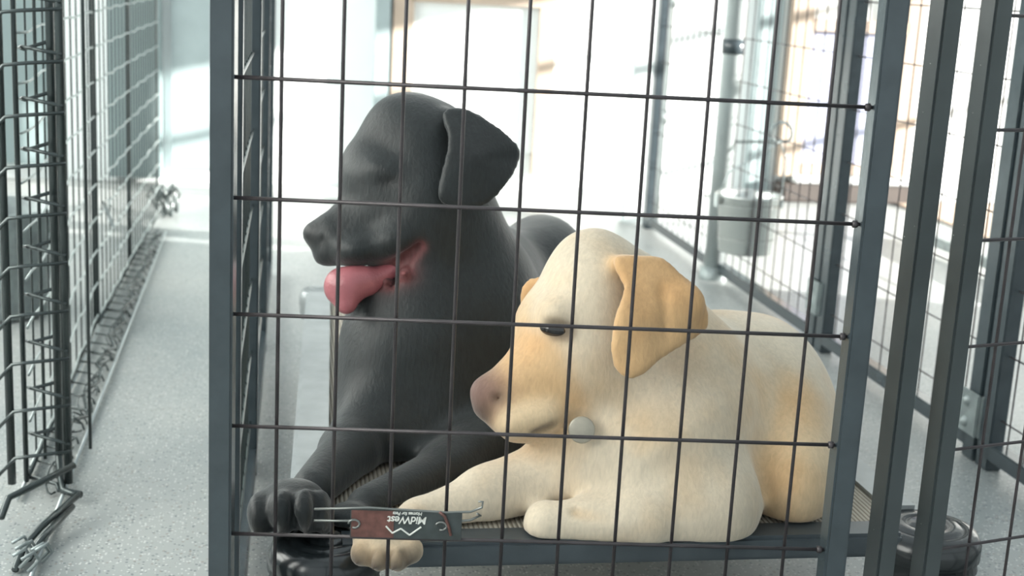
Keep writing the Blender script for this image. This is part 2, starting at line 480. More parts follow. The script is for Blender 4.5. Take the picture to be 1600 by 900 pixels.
# dog anatomy as world-space pieces: cones ('C'), ellipsoids ('E'), flaps ('T')
YELLOW = [
    ('E',(0.5976,1.4836,0.1954),(0.0755,0.127,0.17),8,'cream',0.05,'+'),
    ('E',(0.5755,1.389,0.197),(0.0551,0.0943,0.105),5,'tanl',0.02,'+'),
    ('E',(0.5539,1.3178,0.1876),(0.0471,0.0596,0.07),5,'tanl',0.03,'+'),
    ('E',(0.5235,1.4644,0.2338),(0.0901,0.1029,0.13),10,'cream',0.04,'+'),
    ('E',(0.4321,1.3798,0.2462),(0.1113,0.1162,0.11),0,'cream',0.022,'+'),
    ('C',(0.4124,1.3062,0.2281),0.0792,(0.4429,1.2809,0.1877),0.0587,'cream',0.03,'+'),
    ('C',(0.4498,1.2576,0.1828),0.0473,(0.3733,1.2502,0.1802),0.0337,'cream',0.03,'+'),
    ('C',(0.3765,1.2365,0.1775),0.0283,(0.2813,1.2501,0.1695),0.0212,'cream',0.012,'+'),
    ('E',(0.2745,1.255,0.1676),(0.0193,0.0219,0.024),0,'cream',0.01,'+'),
    ('E',(0.3536,1.3452,0.2147),(0.0754,0.0651,0.08),0,'cream',0.04,'+'),
    ('C',(0.385,1.3774,0.3339),0.0773,(0.403,1.3557,0.2542),0.0897,'cream',0.04,'+'),
    ('C',(0.3479,1.3421,0.2871),0.0527,(0.3421,1.3279,0.2209),0.0473,'cream',0.03,'+'),
    ('C',(0.3091,1.3282,0.1962),0.0392,(0.2248,1.308,0.1767),0.0305,'cream',0.02,'+'),
    ('C',(0.2281,1.3074,0.1769),0.0291,(0.1528,1.2815,0.163),0.0207,'cream',0.015,'+'),
    ('C',(0.1525,1.2787,0.1641),0.02,(0.1267,1.2432,0.166),0.0207,'cream',0.012,'+'),
    ('K',0.16),
    ('E',(0.1119,1.2153,0.1691),(0.0306,0.0208,0.0295),-8,'cream',0.01,'+'),
    ('E',(0.0902,1.1977,0.1656),(0.0114,0.0126,0.018),0,'paw',0.005,'+'),
    ('E',(0.105,1.1865,0.1651),(0.0114,0.0126,0.018),0,'paw',0.005,'+'),
    ('E',(0.1227,1.1835,0.166),(0.0114,0.0126,0.018),0,'paw',0.005,'+'),
    ('E',(0.1364,1.195,0.1683),(0.0115,0.0127,0.018),0,'paw',0.005,'+'),
    ('C',(0.0963,1.1779,0.1794),0.0024,(0.0975,1.1793,0.1595),0.0024,'dark',0.006,'-'),
    ('C',(0.1126,1.1751,0.1802),0.0024,(0.1139,1.1765,0.1604),0.0024,'dark',0.006,'-'),
    ('C',(0.1277,1.1725,0.181),0.0024,(0.1292,1.1739,0.1612),0.0024,'dark',0.006,'-'),
    ('C',(0.0834,1.184,0.1642),0.003,(0.0821,1.1794,0.1612),0.0015,'nosed',0.003,'+'),
    ('C',(0.0986,1.1708,0.164),0.003,(0.0971,1.1662,0.1611),0.0015,'nosed',0.003,'+'),
    ('C',(0.1166,1.1675,0.1644),0.003,(0.1151,1.163,0.1615),0.0015,'nosed',0.003,'+'),
    ('C',(0.1331,1.1795,0.1662),0.003,(0.1316,1.1749,0.1632),0.0015,'nosed',0.003,'+'),
    ('C',(0.3349,1.3567,0.4076),0.0375,(0.3746,1.361,0.39),0.0392,'cream',0.02,'+'),
    ('C',(0.3336,1.3569,0.4076),0.0368,(0.3068,1.3573,0.3652),0.0363,'cream',0.02,'+'),
    ('E',(0.3353,1.3493,0.3757),(0.0495,0.0575,0.066),0,'cream',0.03,'+'),
    ('E',(0.3316,1.3288,0.3294),(0.0478,0.0611,0.058),12,'cream',0.03,'+'),
    ('E',(0.2897,1.3242,0.3665),(0.0223,0.0196,0.038),-20,'cream',0.018,'+'),
    ('E',(0.2773,1.3596,0.3518),(0.0215,0.0282,0.028),-35,'tanl',0.02,'+'),
    ('C',(0.2946,1.3299,0.3048),0.0512,(0.2468,1.3221,0.2781),0.0356,'tan',0.025,'+'),
    ('E',(0.2531,1.2968,0.2638),(0.026,0.0182,0.03),15,'tanl',0.015,'+'),
    ('E',(0.2774,1.2937,0.2695),(0.0247,0.0182,0.028),10,'tanl',0.015,'+'),
    ('C',(0.3065,1.3141,0.2458),0.0133,(0.2524,1.3137,0.2463),0.0119,'cream',0.012,'+'),
    ('E',(0.2242,1.3237,0.2804),(0.0204,0.0178,0.024),-48,'nose',0.008,'+'),
    ('E',(0.2221,1.3194,0.2694),(0.0131,0.0125,0.02),-20,'nosed',0.006,'+'),
    ('E',(0.2303,1.3138,0.2877),(0.0098,0.0098,0.016),0,'nose',0.006,'+'),
    ('C',(0.2943,1.2608,0.2716),0.0032,(0.2662,1.2733,0.2581),0.0032,'dark',0.006,'-'),
    ('E',(0.2818,1.2837,0.3609),(0.0178,0.0083,0.01),-10,'dark',0.008,'-'),
    ('E',(0.2289,1.2931,0.2874),(0.0039,0.0026,0.008),30,'dark',0.004,'-'),
    ('T',(0.3674,1.2504,0.3885),(0.3426,1.2848,0.432),(0.3523,1.2836,0.4336),0.0046,'ear',0.0012,'+'),
    ('T',(0.3674,1.2504,0.3885),(0.3523,1.2836,0.4336),(0.3645,1.2812,0.4337),0.0046,'ear',0.0012,'+'),
    ('T',(0.3674,1.2504,0.3885),(0.3645,1.2812,0.4337),(0.3743,1.2802,0.4342),0.0046,'ear',0.0012,'+'),
    ('T',(0.3674,1.2504,0.3885),(0.3743,1.2802,0.4342),(0.3835,1.2785,0.4327),0.0046,'ear',0.0012,'+'),
    ('T',(0.3674,1.2504,0.3885),(0.3835,1.2785,0.4327),(0.3924,1.274,0.4268),0.0046,'ear',0.0012,'+'),
    ('T',(0.3674,1.2504,0.3885),(0.3924,1.274,0.4268),(0.401,1.2688,0.4182),0.0046,'ear',0.0012,'+'),
    ('T',(0.3674,1.2504,0.3885),(0.401,1.2688,0.4182),(0.4097,1.264,0.4073),0.0046,'ear',0.0012,'+'),
    ('T',(0.3674,1.2504,0.3885),(0.4097,1.264,0.4073),(0.4175,1.2606,0.3956),0.0046,'ear',0.0012,'+'),
    ('T',(0.3674,1.2504,0.3885),(0.4175,1.2606,0.3956),(0.4259,1.2618,0.3842),0.0046,'ear',0.0012,'+'),
    ('T',(0.3674,1.2504,0.3885),(0.4259,1.2618,0.3842),(0.4284,1.2619,0.3737),0.0046,'ear',0.0012,'+'),
    ('T',(0.3674,1.2504,0.3885),(0.4284,1.2619,0.3737),(0.4154,1.2543,0.3658),0.0046,'ear',0.0012,'+'),
    ('T',(0.3674,1.2504,0.3885),(0.4154,1.2543,0.3658),(0.3976,1.2454,0.3589),0.0046,'ear',0.0012,'+'),
    ('T',(0.3674,1.2504,0.3885),(0.3976,1.2454,0.3589),(0.3823,1.2393,0.3518),0.0046,'ear',0.0012,'+'),
    ('T',(0.3674,1.2504,0.3885),(0.3823,1.2393,0.3518),(0.3684,1.2349,0.3448),0.0046,'ear',0.0012,'+'),
    ('T',(0.3674,1.2504,0.3885),(0.3684,1.2349,0.3448),(0.3572,1.2328,0.3371),0.0046,'ear',0.0012,'+'),
    ('T',(0.3674,1.2504,0.3885),(0.3572,1.2328,0.3371),(0.3482,1.2325,0.3319),0.0046,'ear',0.0012,'+'),
    ('T',(0.3674,1.2504,0.3885),(0.3482,1.2325,0.3319),(0.3414,1.2344,0.3327),0.0046,'ear',0.0012,'+'),
    ('T',(0.3674,1.2504,0.3885),(0.3414,1.2344,0.3327),(0.3367,1.237,0.3377),0.0046,'ear',0.0012,'+'),
    ('T',(0.3674,1.2504,0.3885),(0.3367,1.237,0.3377),(0.334,1.2382,0.3461),0.0046,'ear',0.0012,'+'),
    ('T',(0.3674,1.2504,0.3885),(0.334,1.2382,0.3461),(0.3335,1.2401,0.3575),0.0046,'ear',0.0012,'+'),
    ('T',(0.3674,1.2504,0.3885),(0.3335,1.2401,0.3575),(0.3355,1.2444,0.3721),0.0046,'ear',0.0012,'+'),
    ('T',(0.3674,1.2504,0.3885),(0.3355,1.2444,0.3721),(0.339,1.2501,0.387),0.0046,'ear',0.0012,'+'),
    ('T',(0.3674,1.2504,0.3885),(0.339,1.2501,0.387),(0.3441,1.2568,0.3994),0.0046,'ear',0.0012,'+'),
    ('T',(0.3674,1.2504,0.3885),(0.3441,1.2568,0.3994),(0.3481,1.264,0.4095),0.0046,'ear',0.0012,'+'),
    ('T',(0.3674,1.2504,0.3885),(0.3481,1.264,0.4095),(0.3468,1.2713,0.4157),0.0046,'ear',0.0012,'+'),
    ('T',(0.3674,1.2504,0.3885),(0.3468,1.2713,0.4157),(0.3443,1.2777,0.4206),0.0046,'ear',0.0012,'+'),
    ('T',(0.3674,1.2504,0.3885),(0.3443,1.2777,0.4206),(0.3418,1.2823,0.4268),0.0046,'ear',0.0012,'+'),
    ('T',(0.3674,1.2504,0.3885),(0.3418,1.2823,0.4268),(0.3426,1.2848,0.432),0.0046,'ear',0.0012,'+'),
    ('C',(0.348,1.2995,0.4276),0.0083,(0.3839,1.2962,0.4236),0.0116,'ear',0.015,'+'),
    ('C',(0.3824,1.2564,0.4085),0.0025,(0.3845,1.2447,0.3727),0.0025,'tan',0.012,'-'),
    ('E',(0.4057,1.2561,0.3939),(0.0126,0.0177,0.006),-35,'ear',0.02,'+'),
    ('E',(0.3516,1.2436,0.3598),(0.01,0.0212,0.006),10,'ear',0.02,'+'),
    ('T',(0.2792,1.3954,0.3639),(0.2843,1.3926,0.3871),(0.2777,1.3981,0.3849),0.004,'ear',0.0012,'+'),
    ('T',(0.2792,1.3954,0.3639),(0.2777,1.3981,0.3849),(0.2714,1.4028,0.3761),0.004,'ear',0.0012,'+'),
    ('T',(0.2792,1.3954,0.3639),(0.2714,1.4028,0.3761),(0.2703,1.4046,0.3674),0.004,'ear',0.0012,'+'),
    ('T',(0.2792,1.3954,0.3639),(0.2703,1.4046,0.3674),(0.2712,1.4039,0.3582),0.004,'ear',0.0012,'+'),
    ('T',(0.2792,1.3954,0.3639),(0.2712,1.4039,0.3582),(0.2717,1.4,0.3487),0.004,'ear',0.0012,'+'),
    ('T',(0.2792,1.3954,0.3639),(0.2717,1.4,0.3487),(0.2739,1.3946,0.3428),0.004,'ear',0.0012,'+'),
    ('T',(0.2792,1.3954,0.3639),(0.2739,1.3946,0.3428),(0.2806,1.3883,0.3446),0.004,'ear',0.0012,'+'),
    ('T',(0.2792,1.3954,0.3639),(0.2806,1.3883,0.3446),(0.2867,1.3841,0.3526),0.004,'ear',0.0012,'+'),
    ('T',(0.2792,1.3954,0.3639),(0.2867,1.3841,0.3526),(0.2871,1.3871,0.3712),0.004,'ear',0.0012,'+'),
    ('T',(0.2792,1.3954,0.3639),(0.2871,1.3871,0.3712),(0.2843,1.3926,0.3871),0.004,'ear',0.0012,'+'),
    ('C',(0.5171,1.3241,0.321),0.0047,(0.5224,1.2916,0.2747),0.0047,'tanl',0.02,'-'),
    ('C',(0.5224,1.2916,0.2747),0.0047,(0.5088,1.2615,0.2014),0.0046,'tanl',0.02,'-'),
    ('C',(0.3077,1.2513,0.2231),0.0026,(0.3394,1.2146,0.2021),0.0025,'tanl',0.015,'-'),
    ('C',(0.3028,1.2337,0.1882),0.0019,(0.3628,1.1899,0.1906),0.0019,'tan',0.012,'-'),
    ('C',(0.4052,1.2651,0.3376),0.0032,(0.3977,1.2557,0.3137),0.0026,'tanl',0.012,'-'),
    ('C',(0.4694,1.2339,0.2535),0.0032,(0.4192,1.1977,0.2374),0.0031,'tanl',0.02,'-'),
]
BLACK = [
    ('E',(0.3974,1.9346,0.2732),(0.0759,0.0901,0.14),0,'black',0.05,'+'),
    ('E',(0.2917,1.7763,0.2714),(0.0869,0.1086,0.15),0,'black',0.06,'+'),
    ('E',(0.2558,1.645,0.2614),(0.0929,0.1211,0.12),0,'black',0.05,'+'),
    ('C',(0.2016,1.5814,0.2135),0.1075,(0.2085,1.5942,0.2747),0.1091,'black',0.05,'+'),
    ('E',(0.1331,1.5542,0.2219),(0.0532,0.0837,0.07),0,'black',0.03,'+'),
    ('C',(0.2015,1.5921,0.4404),0.0608,(0.2268,1.6069,0.344),0.0818,'black',0.04,'+'),
    ('C',(0.1836,1.5797,0.3728),0.0532,(0.1661,1.5622,0.2829),0.0723,'black',0.03,'+'),
    ('C',(0.127,1.5128,0.1958),0.0446,(0.0907,1.4472,0.1766),0.0328,'black',0.025,'+'),
    ('C',(0.0901,1.4372,0.178),0.0312,(0.0491,1.3491,0.1702),0.024,'black',0.015,'+'),
    ('E',(0.0233,1.2878,0.1777),(0.0369,0.0267,0.04),10,'black',0.015,'+'),
    ('E',(-0.0041,1.2713,0.1748),(0.0132,0.0226,0.024),8,'black',0.006,'+'),
    ('E',(0.0166,1.2494,0.1868),(0.0136,0.0222,0.024),8,'black',0.006,'+'),
    ('E',(0.0384,1.2431,0.1903),(0.0136,0.0222,0.024),8,'black',0.006,'+'),
    ('E',(0.0547,1.2524,0.1849),(0.01,0.0224,0.024),8,'black',0.006,'+'),
    ('E',(0.1582,1.5007,0.1685),(0.0521,0.0357,0.05),-10,'black',0.03,'+'),
    ('C',(0.2763,1.4983,0.1842),0.0436,(0.1998,1.4237,0.1615),0.0328,'black',0.025,'+'),
    ('C',(0.1998,1.4237,0.1615),0.03,(0.1044,1.3261,0.1594),0.0225,'black',0.015,'+'),
    ('E',(0.0829,1.2941,0.1618),(0.0232,0.0155,0.03),0,'black',0.012,'+'),
    ('C',(0.0078,1.2534,0.2103),0.0031,(0.0058,1.2288,0.1747),0.0037,'nblack',0.008,'-'),
    ('C',(0.0284,1.2498,0.2114),0.0031,(0.0274,1.2251,0.1758),0.0037,'nblack',0.008,'-'),
    ('C',(0.0478,1.2465,0.2124),0.0031,(0.0472,1.2217,0.1769),0.0037,'nblack',0.008,'-'),
    ('C',(-0.0075,1.252,0.165),0.0037,(-0.0086,1.2474,0.1624),0.0019,'claw',0.003,'+'),
    ('C',(0.0142,1.2255,0.1759),0.0036,(0.013,1.2209,0.1734),0.0018,'claw',0.003,'+'),
    ('C',(0.038,1.2188,0.1796),0.0036,(0.0368,1.2143,0.177),0.0018,'claw',0.003,'+'),
    ('C',(0.0553,1.2297,0.1772),0.0037,(0.054,1.2252,0.1746),0.0018,'claw',0.003,'+'),
    ('E',(0.1733,1.5084,0.2453),(0.0193,0.0163,0.012),20,'tuft',0.01,'+'),
    ('C',(0.1556,1.6176,0.5144),0.0411,(0.195,1.6235,0.5034),0.043,'black',0.02,'+'),
    ('C',(0.1556,1.6172,0.5129),0.0411,(0.1261,1.6038,0.4764),0.0423,'black',0.02,'+'),
    ('E',(0.177,1.6066,0.4836),(0.0593,0.0685,0.07),0,'black',0.03,'+'),
    ('E',(0.1219,1.5901,0.4586),(0.0398,0.0376,0.048),0,'black',0.02,'+'),
    ('E',(0.1315,1.5659,0.4745),(0.0251,0.0163,0.03),-10,'black',0.014,'+'),
    ('E',(0.177,1.5728,0.4278),(0.0571,0.0638,0.06),0,'black',0.03,'+'),
    ('C',(0.1269,1.5794,0.4164),0.0496,(0.0776,1.5681,0.3962),0.0313,'black',0.02,'+'),
    ('E',(0.1014,1.5408,0.3871),(0.0309,0.0191,0.028),8,'black',0.015,'+'),
    ('E',(0.1432,1.5361,0.4),(0.0323,0.022,0.03),25,'black',0.015,'+'),
    ('E',(0.0563,1.5701,0.3969),(0.0178,0.0156,0.021),-40,'nblack',0.007,'+'),
    ('E',(0.0489,1.5719,0.3987),(0.0074,0.0067,0.014),0,'nblack',0.008,'+'),
    ('E',(0.0674,1.5602,0.3764),(0.0163,0.0119,0.02),20,'black',0.01,'+'),
    ('C',(0.1853,1.5545,0.3551),0.0331,(0.1326,1.544,0.3353),0.0201,'black',0.02,'+'),
    ('C',(0.1326,1.544,0.3353),0.0193,(0.1078,1.5469,0.3282),0.0149,'black',0.012,'+'),
    ('C',(0.1679,1.5174,0.3975),0.0051,(0.1342,1.5196,0.3621),0.0131,'gum',0.005,'-'),
    ('C',(0.1351,1.5287,0.3571),0.0125,(0.1046,1.5514,0.3455),0.0089,'gum',0.006,'-'),
    ('E',(0.1345,1.5368,0.3507),(0.0089,0.0074,0.02),0,'gum',0.004,'+'),
    ('E',(0.1529,1.5168,0.3646),(0.0066,0.0058,0.01),0,'gum',0.004,'+'),
    ('E',(0.1293,1.5275,0.4691),(0.013,0.0051,0.008),-5,'nblack',0.006,'-'),
    ('E',(0.063,1.5507,0.3949),(0.0044,0.0029,0.008),30,'nblack',0.004,'-'),
    ('T',(0.2277,1.5153,0.4991),(0.1977,1.5516,0.5418),(0.2021,1.5563,0.5462),0.0052,'black',0.0012,'+'),
    ('T',(0.2277,1.5153,0.4991),(0.2021,1.5563,0.5462),(0.2093,1.558,0.5474),0.0052,'black',0.0012,'+'),
    ('T',(0.2277,1.5153,0.4991),(0.2093,1.558,0.5474),(0.2166,1.5571,0.547),0.0052,'black',0.0012,'+'),
    ('T',(0.2277,1.5153,0.4991),(0.2166,1.5571,0.547),(0.226,1.5542,0.544),0.0052,'black',0.0012,'+'),
    ('T',(0.2277,1.5153,0.4991),(0.226,1.5542,0.544),(0.2404,1.5499,0.537),0.0052,'black',0.0012,'+'),
    ('T',(0.2277,1.5153,0.4991),(0.2404,1.5499,0.537),(0.2552,1.5452,0.5283),0.0052,'black',0.0012,'+'),
    ('T',(0.2277,1.5153,0.4991),(0.2552,1.5452,0.5283),(0.2666,1.5408,0.5197),0.0052,'black',0.0012,'+'),
    ('T',(0.2277,1.5153,0.4991),(0.2666,1.5408,0.5197),(0.2749,1.5377,0.5115),0.0052,'black',0.0012,'+'),
    ('T',(0.2277,1.5153,0.4991),(0.2749,1.5377,0.5115),(0.2787,1.5389,0.5056),0.0052,'black',0.0012,'+'),
    ('T',(0.2277,1.5153,0.4991),(0.2787,1.5389,0.5056),(0.2789,1.5394,0.4995),0.0052,'black',0.0012,'+'),
    ('T',(0.2277,1.5153,0.4991),(0.2789,1.5394,0.4995),(0.2754,1.5339,0.4911),0.0052,'black',0.0012,'+'),
    ('T',(0.2277,1.5153,0.4991),(0.2754,1.5339,0.4911),(0.2694,1.5266,0.4819),0.0052,'black',0.0012,'+'),
    ('T',(0.2277,1.5153,0.4991),(0.2694,1.5266,0.4819),(0.2616,1.5202,0.4719),0.0052,'black',0.0012,'+'),
    ('T',(0.2277,1.5153,0.4991),(0.2616,1.5202,0.4719),(0.2529,1.5148,0.4626),0.0052,'black',0.0012,'+'),
    ('T',(0.2277,1.5153,0.4991),(0.2529,1.5148,0.4626),(0.2445,1.512,0.4551),0.0052,'black',0.0012,'+'),
    ('T',(0.2277,1.5153,0.4991),(0.2445,1.512,0.4551),(0.2351,1.5099,0.4498),0.0052,'black',0.0012,'+'),
    ('T',(0.2277,1.5153,0.4991),(0.2351,1.5099,0.4498),(0.223,1.5065,0.4481),0.0052,'black',0.0012,'+'),
    ('T',(0.2277,1.5153,0.4991),(0.223,1.5065,0.4481),(0.2109,1.5037,0.4488),0.0052,'black',0.0012,'+'),
    ('T',(0.2277,1.5153,0.4991),(0.2109,1.5037,0.4488),(0.2002,1.5028,0.4506),0.0052,'black',0.0012,'+'),
    ('T',(0.2277,1.5153,0.4991),(0.2002,1.5028,0.4506),(0.1924,1.5031,0.4543),0.0052,'black',0.0012,'+'),
    ('T',(0.2277,1.5153,0.4991),(0.1924,1.5031,0.4543),(0.1905,1.5044,0.4605),0.0052,'black',0.0012,'+'),
    ('T',(0.2277,1.5153,0.4991),(0.1905,1.5044,0.4605),(0.1915,1.5067,0.4689),0.0052,'black',0.0012,'+'),
    ('T',(0.2277,1.5153,0.4991),(0.1915,1.5067,0.4689),(0.194,1.5095,0.4796),0.0052,'black',0.0012,'+'),
    ('T',(0.2277,1.5153,0.4991),(0.194,1.5095,0.4796),(0.1973,1.514,0.4919),0.0052,'black',0.0012,'+'),
    ('T',(0.2277,1.5153,0.4991),(0.1973,1.514,0.4919),(0.2011,1.5222,0.5061),0.0052,'black',0.0012,'+'),
    ('T',(0.2277,1.5153,0.4991),(0.2011,1.5222,0.5061),(0.2035,1.532,0.5202),0.0052,'black',0.0012,'+'),
    ('T',(0.2277,1.5153,0.4991),(0.2035,1.532,0.5202),(0.2002,1.5425,0.5324),0.0052,'black',0.0012,'+'),
    ('T',(0.2277,1.5153,0.4991),(0.2002,1.5425,0.5324),(0.1977,1.5516,0.5418),0.0052,'black',0.0012,'+'),
    ('T',(0.1767,1.6996,0.4708),(0.17,1.6892,0.5199),(0.1857,1.6906,0.5227),0.0052,'black',0.0012,'+'),
    ('T',(0.1767,1.6996,0.4708),(0.1857,1.6906,0.5227),(0.2025,1.692,0.5127),0.0052,'black',0.0012,'+'),
    ('T',(0.1767,1.6996,0.4708),(0.2025,1.692,0.5127),(0.2142,1.6915,0.4956),0.0052,'black',0.0012,'+'),
    ('T',(0.1767,1.6996,0.4708),(0.2142,1.6915,0.4956),(0.22,1.6901,0.4733),0.0052,'black',0.0012,'+'),
    ('T',(0.1767,1.6996,0.4708),(0.22,1.6901,0.4733),(0.2158,1.6884,0.4472),0.0052,'black',0.0012,'+'),
    ('T',(0.1767,1.6996,0.4708),(0.2158,1.6884,0.4472),(0.2054,1.6868,0.4248),0.0052,'black',0.0012,'+'),
    ('T',(0.1767,1.6996,0.4708),(0.2054,1.6868,0.4248),(0.1892,1.6856,0.415),0.0052,'black',0.0012,'+'),
    ('T',(0.1767,1.6996,0.4708),(0.1892,1.6856,0.415),(0.1733,1.6855,0.4161),0.0052,'black',0.0012,'+'),
    ('T',(0.1767,1.6996,0.4708),(0.1733,1.6855,0.4161),(0.1643,1.6887,0.4311),0.0052,'black',0.0012,'+'),
    ('T',(0.1767,1.6996,0.4708),(0.1643,1.6887,0.4311),(0.1605,1.6917,0.4553),0.0052,'black',0.0012,'+'),
    ('T',(0.1767,1.6996,0.4708),(0.1605,1.6917,0.4553),(0.1624,1.6907,0.4906),0.0052,'black',0.0012,'+'),
    ('T',(0.1767,1.6996,0.4708),(0.1624,1.6907,0.4906),(0.17,1.6892,0.5199),0.0052,'black',0.0012,'+'),
    ('C',(0.1757,1.667,0.5186),0.0125,(0.1935,1.6834,0.5134),0.0095,'black',0.015,'+'),
    ('C',(0.207,1.5771,0.5379),0.0104,(0.2335,1.5756,0.53),0.0149,'black',0.015,'+'),
    ('K',0.16),
]
TONGUE = [
    ('C',(0.1423,1.5387,0.3656),0.0089,(0.1148,1.5302,0.352),0.0147,'t',0.01,'+'),
    ('E',(0.0929,1.5282,0.3484),(0.0286,0.019,0.02),28,'t',0.012,'+'),
    ('C',(0.0884,1.5245,0.3469),0.0197,(0.0877,1.5164,0.3293),0.0124,'t',0.012,'+'),
    ('E',(0.0779,1.5328,0.3471),(0.0125,0.0161,0.016),0,'t',0.012,'+'),
    ('C',(0.1283,1.5047,0.3743),0.0036,(0.0888,1.4905,0.3445),0.0036,'t',0.01,'-'),
]

# ------------------------------------------------------------ the setting
struct(MB().box((1.4, 1.2, -0.05), (12, 9.2, 0.10)), 'floor', 'floor')
struct(MB().box((1.6, 4.56, 0.9), (7.0, 0.12, 2.4)), 'wall_back', 'wallwhite')
struct(MB().box((5.0, -1.3, 1.2), (0.12, 6.2, 2.4)).box((5.0, 3.25, 2.01), (0.12, 2.9, 0.78)), 'wall_right', 'wallwhite')
struct(MB().box((5.0, 3.25, 1.39), (0.04, 2.9, 0.030)).box((5.0, 3.25, 0.94), (0.04, 2.9, 0.020)).box((5.0, 4.68, 0.8), (0.06, 0.06, 1.6)), 'window_2', 'palecol')
struct(MB().box((-2.2, 1.8, 1.2), (0.12, 5.6, 2.4)), 'wall_left', 'wallwhite')

# far-wall joinery
struct(MB().box((-0.42, 4.47, 1.0), (0.16, 0.06, 1.96)), 'trim_1', 'sage')
struct(MB().box((-0.155, 4.49, 1.0), (0.31, 0.02, 1.90)), 'trim_2', 'palegrey')
struct(MB().box((-1.0, 4.48, 1.0), (0.62, 0.04, 1.90)), 'trim_8', 'sage')
struct(MB().box((0.352, 4.475, 1.0), (0.045, 0.05, 2.0)), 'trim_3', 'palegrey')
d = MB()
d.box((0.418, 4.48, 1.03), (0.065, 0.04, 1.94)).box((0.893, 4.48, 1.03), (0.055, 0.04, 1.94)).box((0.655, 4.48, 0.640), (0.42, 0.04, 0.06)).box((0.655, 4.48, 1.97), (0.42, 0.04, 0.06))
fr = struct(d, 'window_1', 'beige')
MB().box((0.655, 4.49, 0.56), (0.42, 0.02, 0.86)).build('window_pane', 'wallwhite', fr)
d = MB()
d.box((1.772, 4.48, 0.93), (0.075, 0.04, 1.7)).box((2.185, 4.48, 0.93), (0.07, 0.04, 1.7)).box((1.98, 4.48, 0.108), (0.35, 0.04, 0.035)).box((1.98, 4.48, 0.60), (0.35, 0.04, 0.04))
fr = struct(d, 'door_1', 'beige')
MB().box((1.98, 4.49, 0.355), (0.35, 0.02, 0.46)).build('door_panel', 'lavender', fr)
MB().box((2.0, 4.45, 0.075), (0.44, 0.08, 0.022), bev=0.004).build('door_sill', 'wallwhite', fr)
struct(MB().box((1.99, 4.44, 0.031), (0.52, 0.11, 0.06), bev=0.006), 'trim_4', 'brown')
struct(MB().box((2.9, 3.75, 0.004), (1.5, 1.4, 0.006)), 'trim_5', 'peach')

# ------------------------------------------------------------ wire panels
def lerp(a, b, t): return Vector(a) + (Vector(b) - Vector(a)) * t

def wire_panel(name, label, a, b, z0, z1, nv, mtube='paint', mwire='wire', rw=0.0016, t=0.025, group=None, hz=None, bottom=None, cat='fence panel', ends=(1, 1), rail=True, td=None):
    td = td or t
    """framed welded-wire panel standing between floor points a and b"""
    a = Vector((*a, 0)); b = Vector((*b, 0)); u = (b - a).normalized(); L = (b - a).length
    T = thing(name, a, label, cat, group)
    if ends[0]: MB().bar(a + Vector((0, 0, 0.0)), a + Vector((0, 0, z1)), td, t, u).build('frame_post', mtube, T)
    if ends[1]: MB().bar(b + Vector((0, 0, 0.0)), b + Vector((0, 0, z1)), td, t, u).build('frame_post', mtube, T)
    if rail: MB().bar(a + u * t * 0.5 + Vector((0, 0, z0)), b - u * t * 0.5 + Vector((0, 0, z0)), t, t, (0, 0, 1)).build('bottom_rail', mtube, T)
    MB().bar(a + u * t * 0.5 + Vector((0, 0, z1 - t / 2)), b - u * t * 0.5 + Vector((0, 0, z1 - t / 2)), t, t, (0, 0, 1)).build('top_rail', mtube, T)
    w = MB()
    for i in range(1, nv):
        p = a + u * (L * i / nv)
        w.tube([p + Vector((0, 0, z0)), p + Vector((0, 0, z1 - t))], rw, 6)
    z = z0 + 0.0508
    while z < z1 - t:
        p = Vector((0, 0, z)) + u.cross(Vector((0, 0, 1))) * (2 * rw)
        w.tube([a + p + u * t * 0.4, b + p - u * t * 0.4], rw, 6)
        z += 0.1016
    w.build('wire_mesh', mwire, T)
    return T

# front door of the kennel: every wire modelled on its own
DL, DR = Vector((-0.0385, 1.170, 0)), Vector((0.5175, 1.1048, 0))
OL = Vector((-0.028, 1.168, 0)); U = (Vector((0.51, 1.105, 0)) - OL).normalized(); NRM = Vector((U.y, -U.x, 0))
door = thing('kennel_door', DL, 'slate grey kennel door of widely spaced dark wires in front of both dogs', 'kennel door')
TOP = 1.25
for p in (DL, DR):
    MB().bar(p + Vector((0, 0, 0.03)), p + Vector((0, 0, TOP)), 0.020, 0.025, U).build('door_stile', 'paint', door)
MB().bar(DL + Vector((0, 0, 0.0425)), DR + Vector((0, 0, 0.0425)), 0.025, 0.025, (0, 0, 1)).build('door_rail', 'paint', door)
MB().bar(DL + Vector((0, 0, TOP)), DR + Vector((0, 0, TOP)), 0.025, 0.025, (0, 0, 1)).build('door_rail', 'paint', door)
for s in [0.0371, 0.0879, 0.1389, 0.1901, 0.2417, 0.2934, 0.3454, 0.3976, 0.4501, 0.5029]:
    p = OL + U * s
    MB().tube([p + Vector((0, 0, 0.04)), p + Vector((0, 0, TOP))], 0.0017, 8).build('vertical_wire', 'wire', door, True)
zz = 0.202
for k in (-1, 0, 1, 2, 3, 4, 5, 6, 7, 8, 9, 10):
    z = 0.2015 + 0.1016 * k
    p = NRM * 0.0034 + Vector((0, 0, z))
    hw = MB().tube([DL + p + U * 0.010, DR + p - U * 0.006], 0.0018, 8).build('horizontal_wire', 'wire', door, True)
    w = MB()
    w.lathe(DR + p - U * 0.014, [(0.0, -0.003), (0.0034, -0.002), (0.0034, 0.002), (0, 0.003)], 8, (Vector((0, 0, 1)), NRM, U))
    w.build('weld_knob', 'wire', hw, True)

# gate posts to the right of the door
g = thing('gate_post', (0.577, 1.128, 0), 'rust-spotted slate square post just right of the wire door', 'post')
MB().bar((0.577, 1.128, 0), (0.577, 1.128, 1.25), 0.021, 0.022, (0.97, 0.24, 0)).build('post_tube', 'rust', g)
MB().box((0.577, 1.128, 0.004), (0.05, 0.05, 0.008), bev=0.002).build('post_foot', 'rust', g)

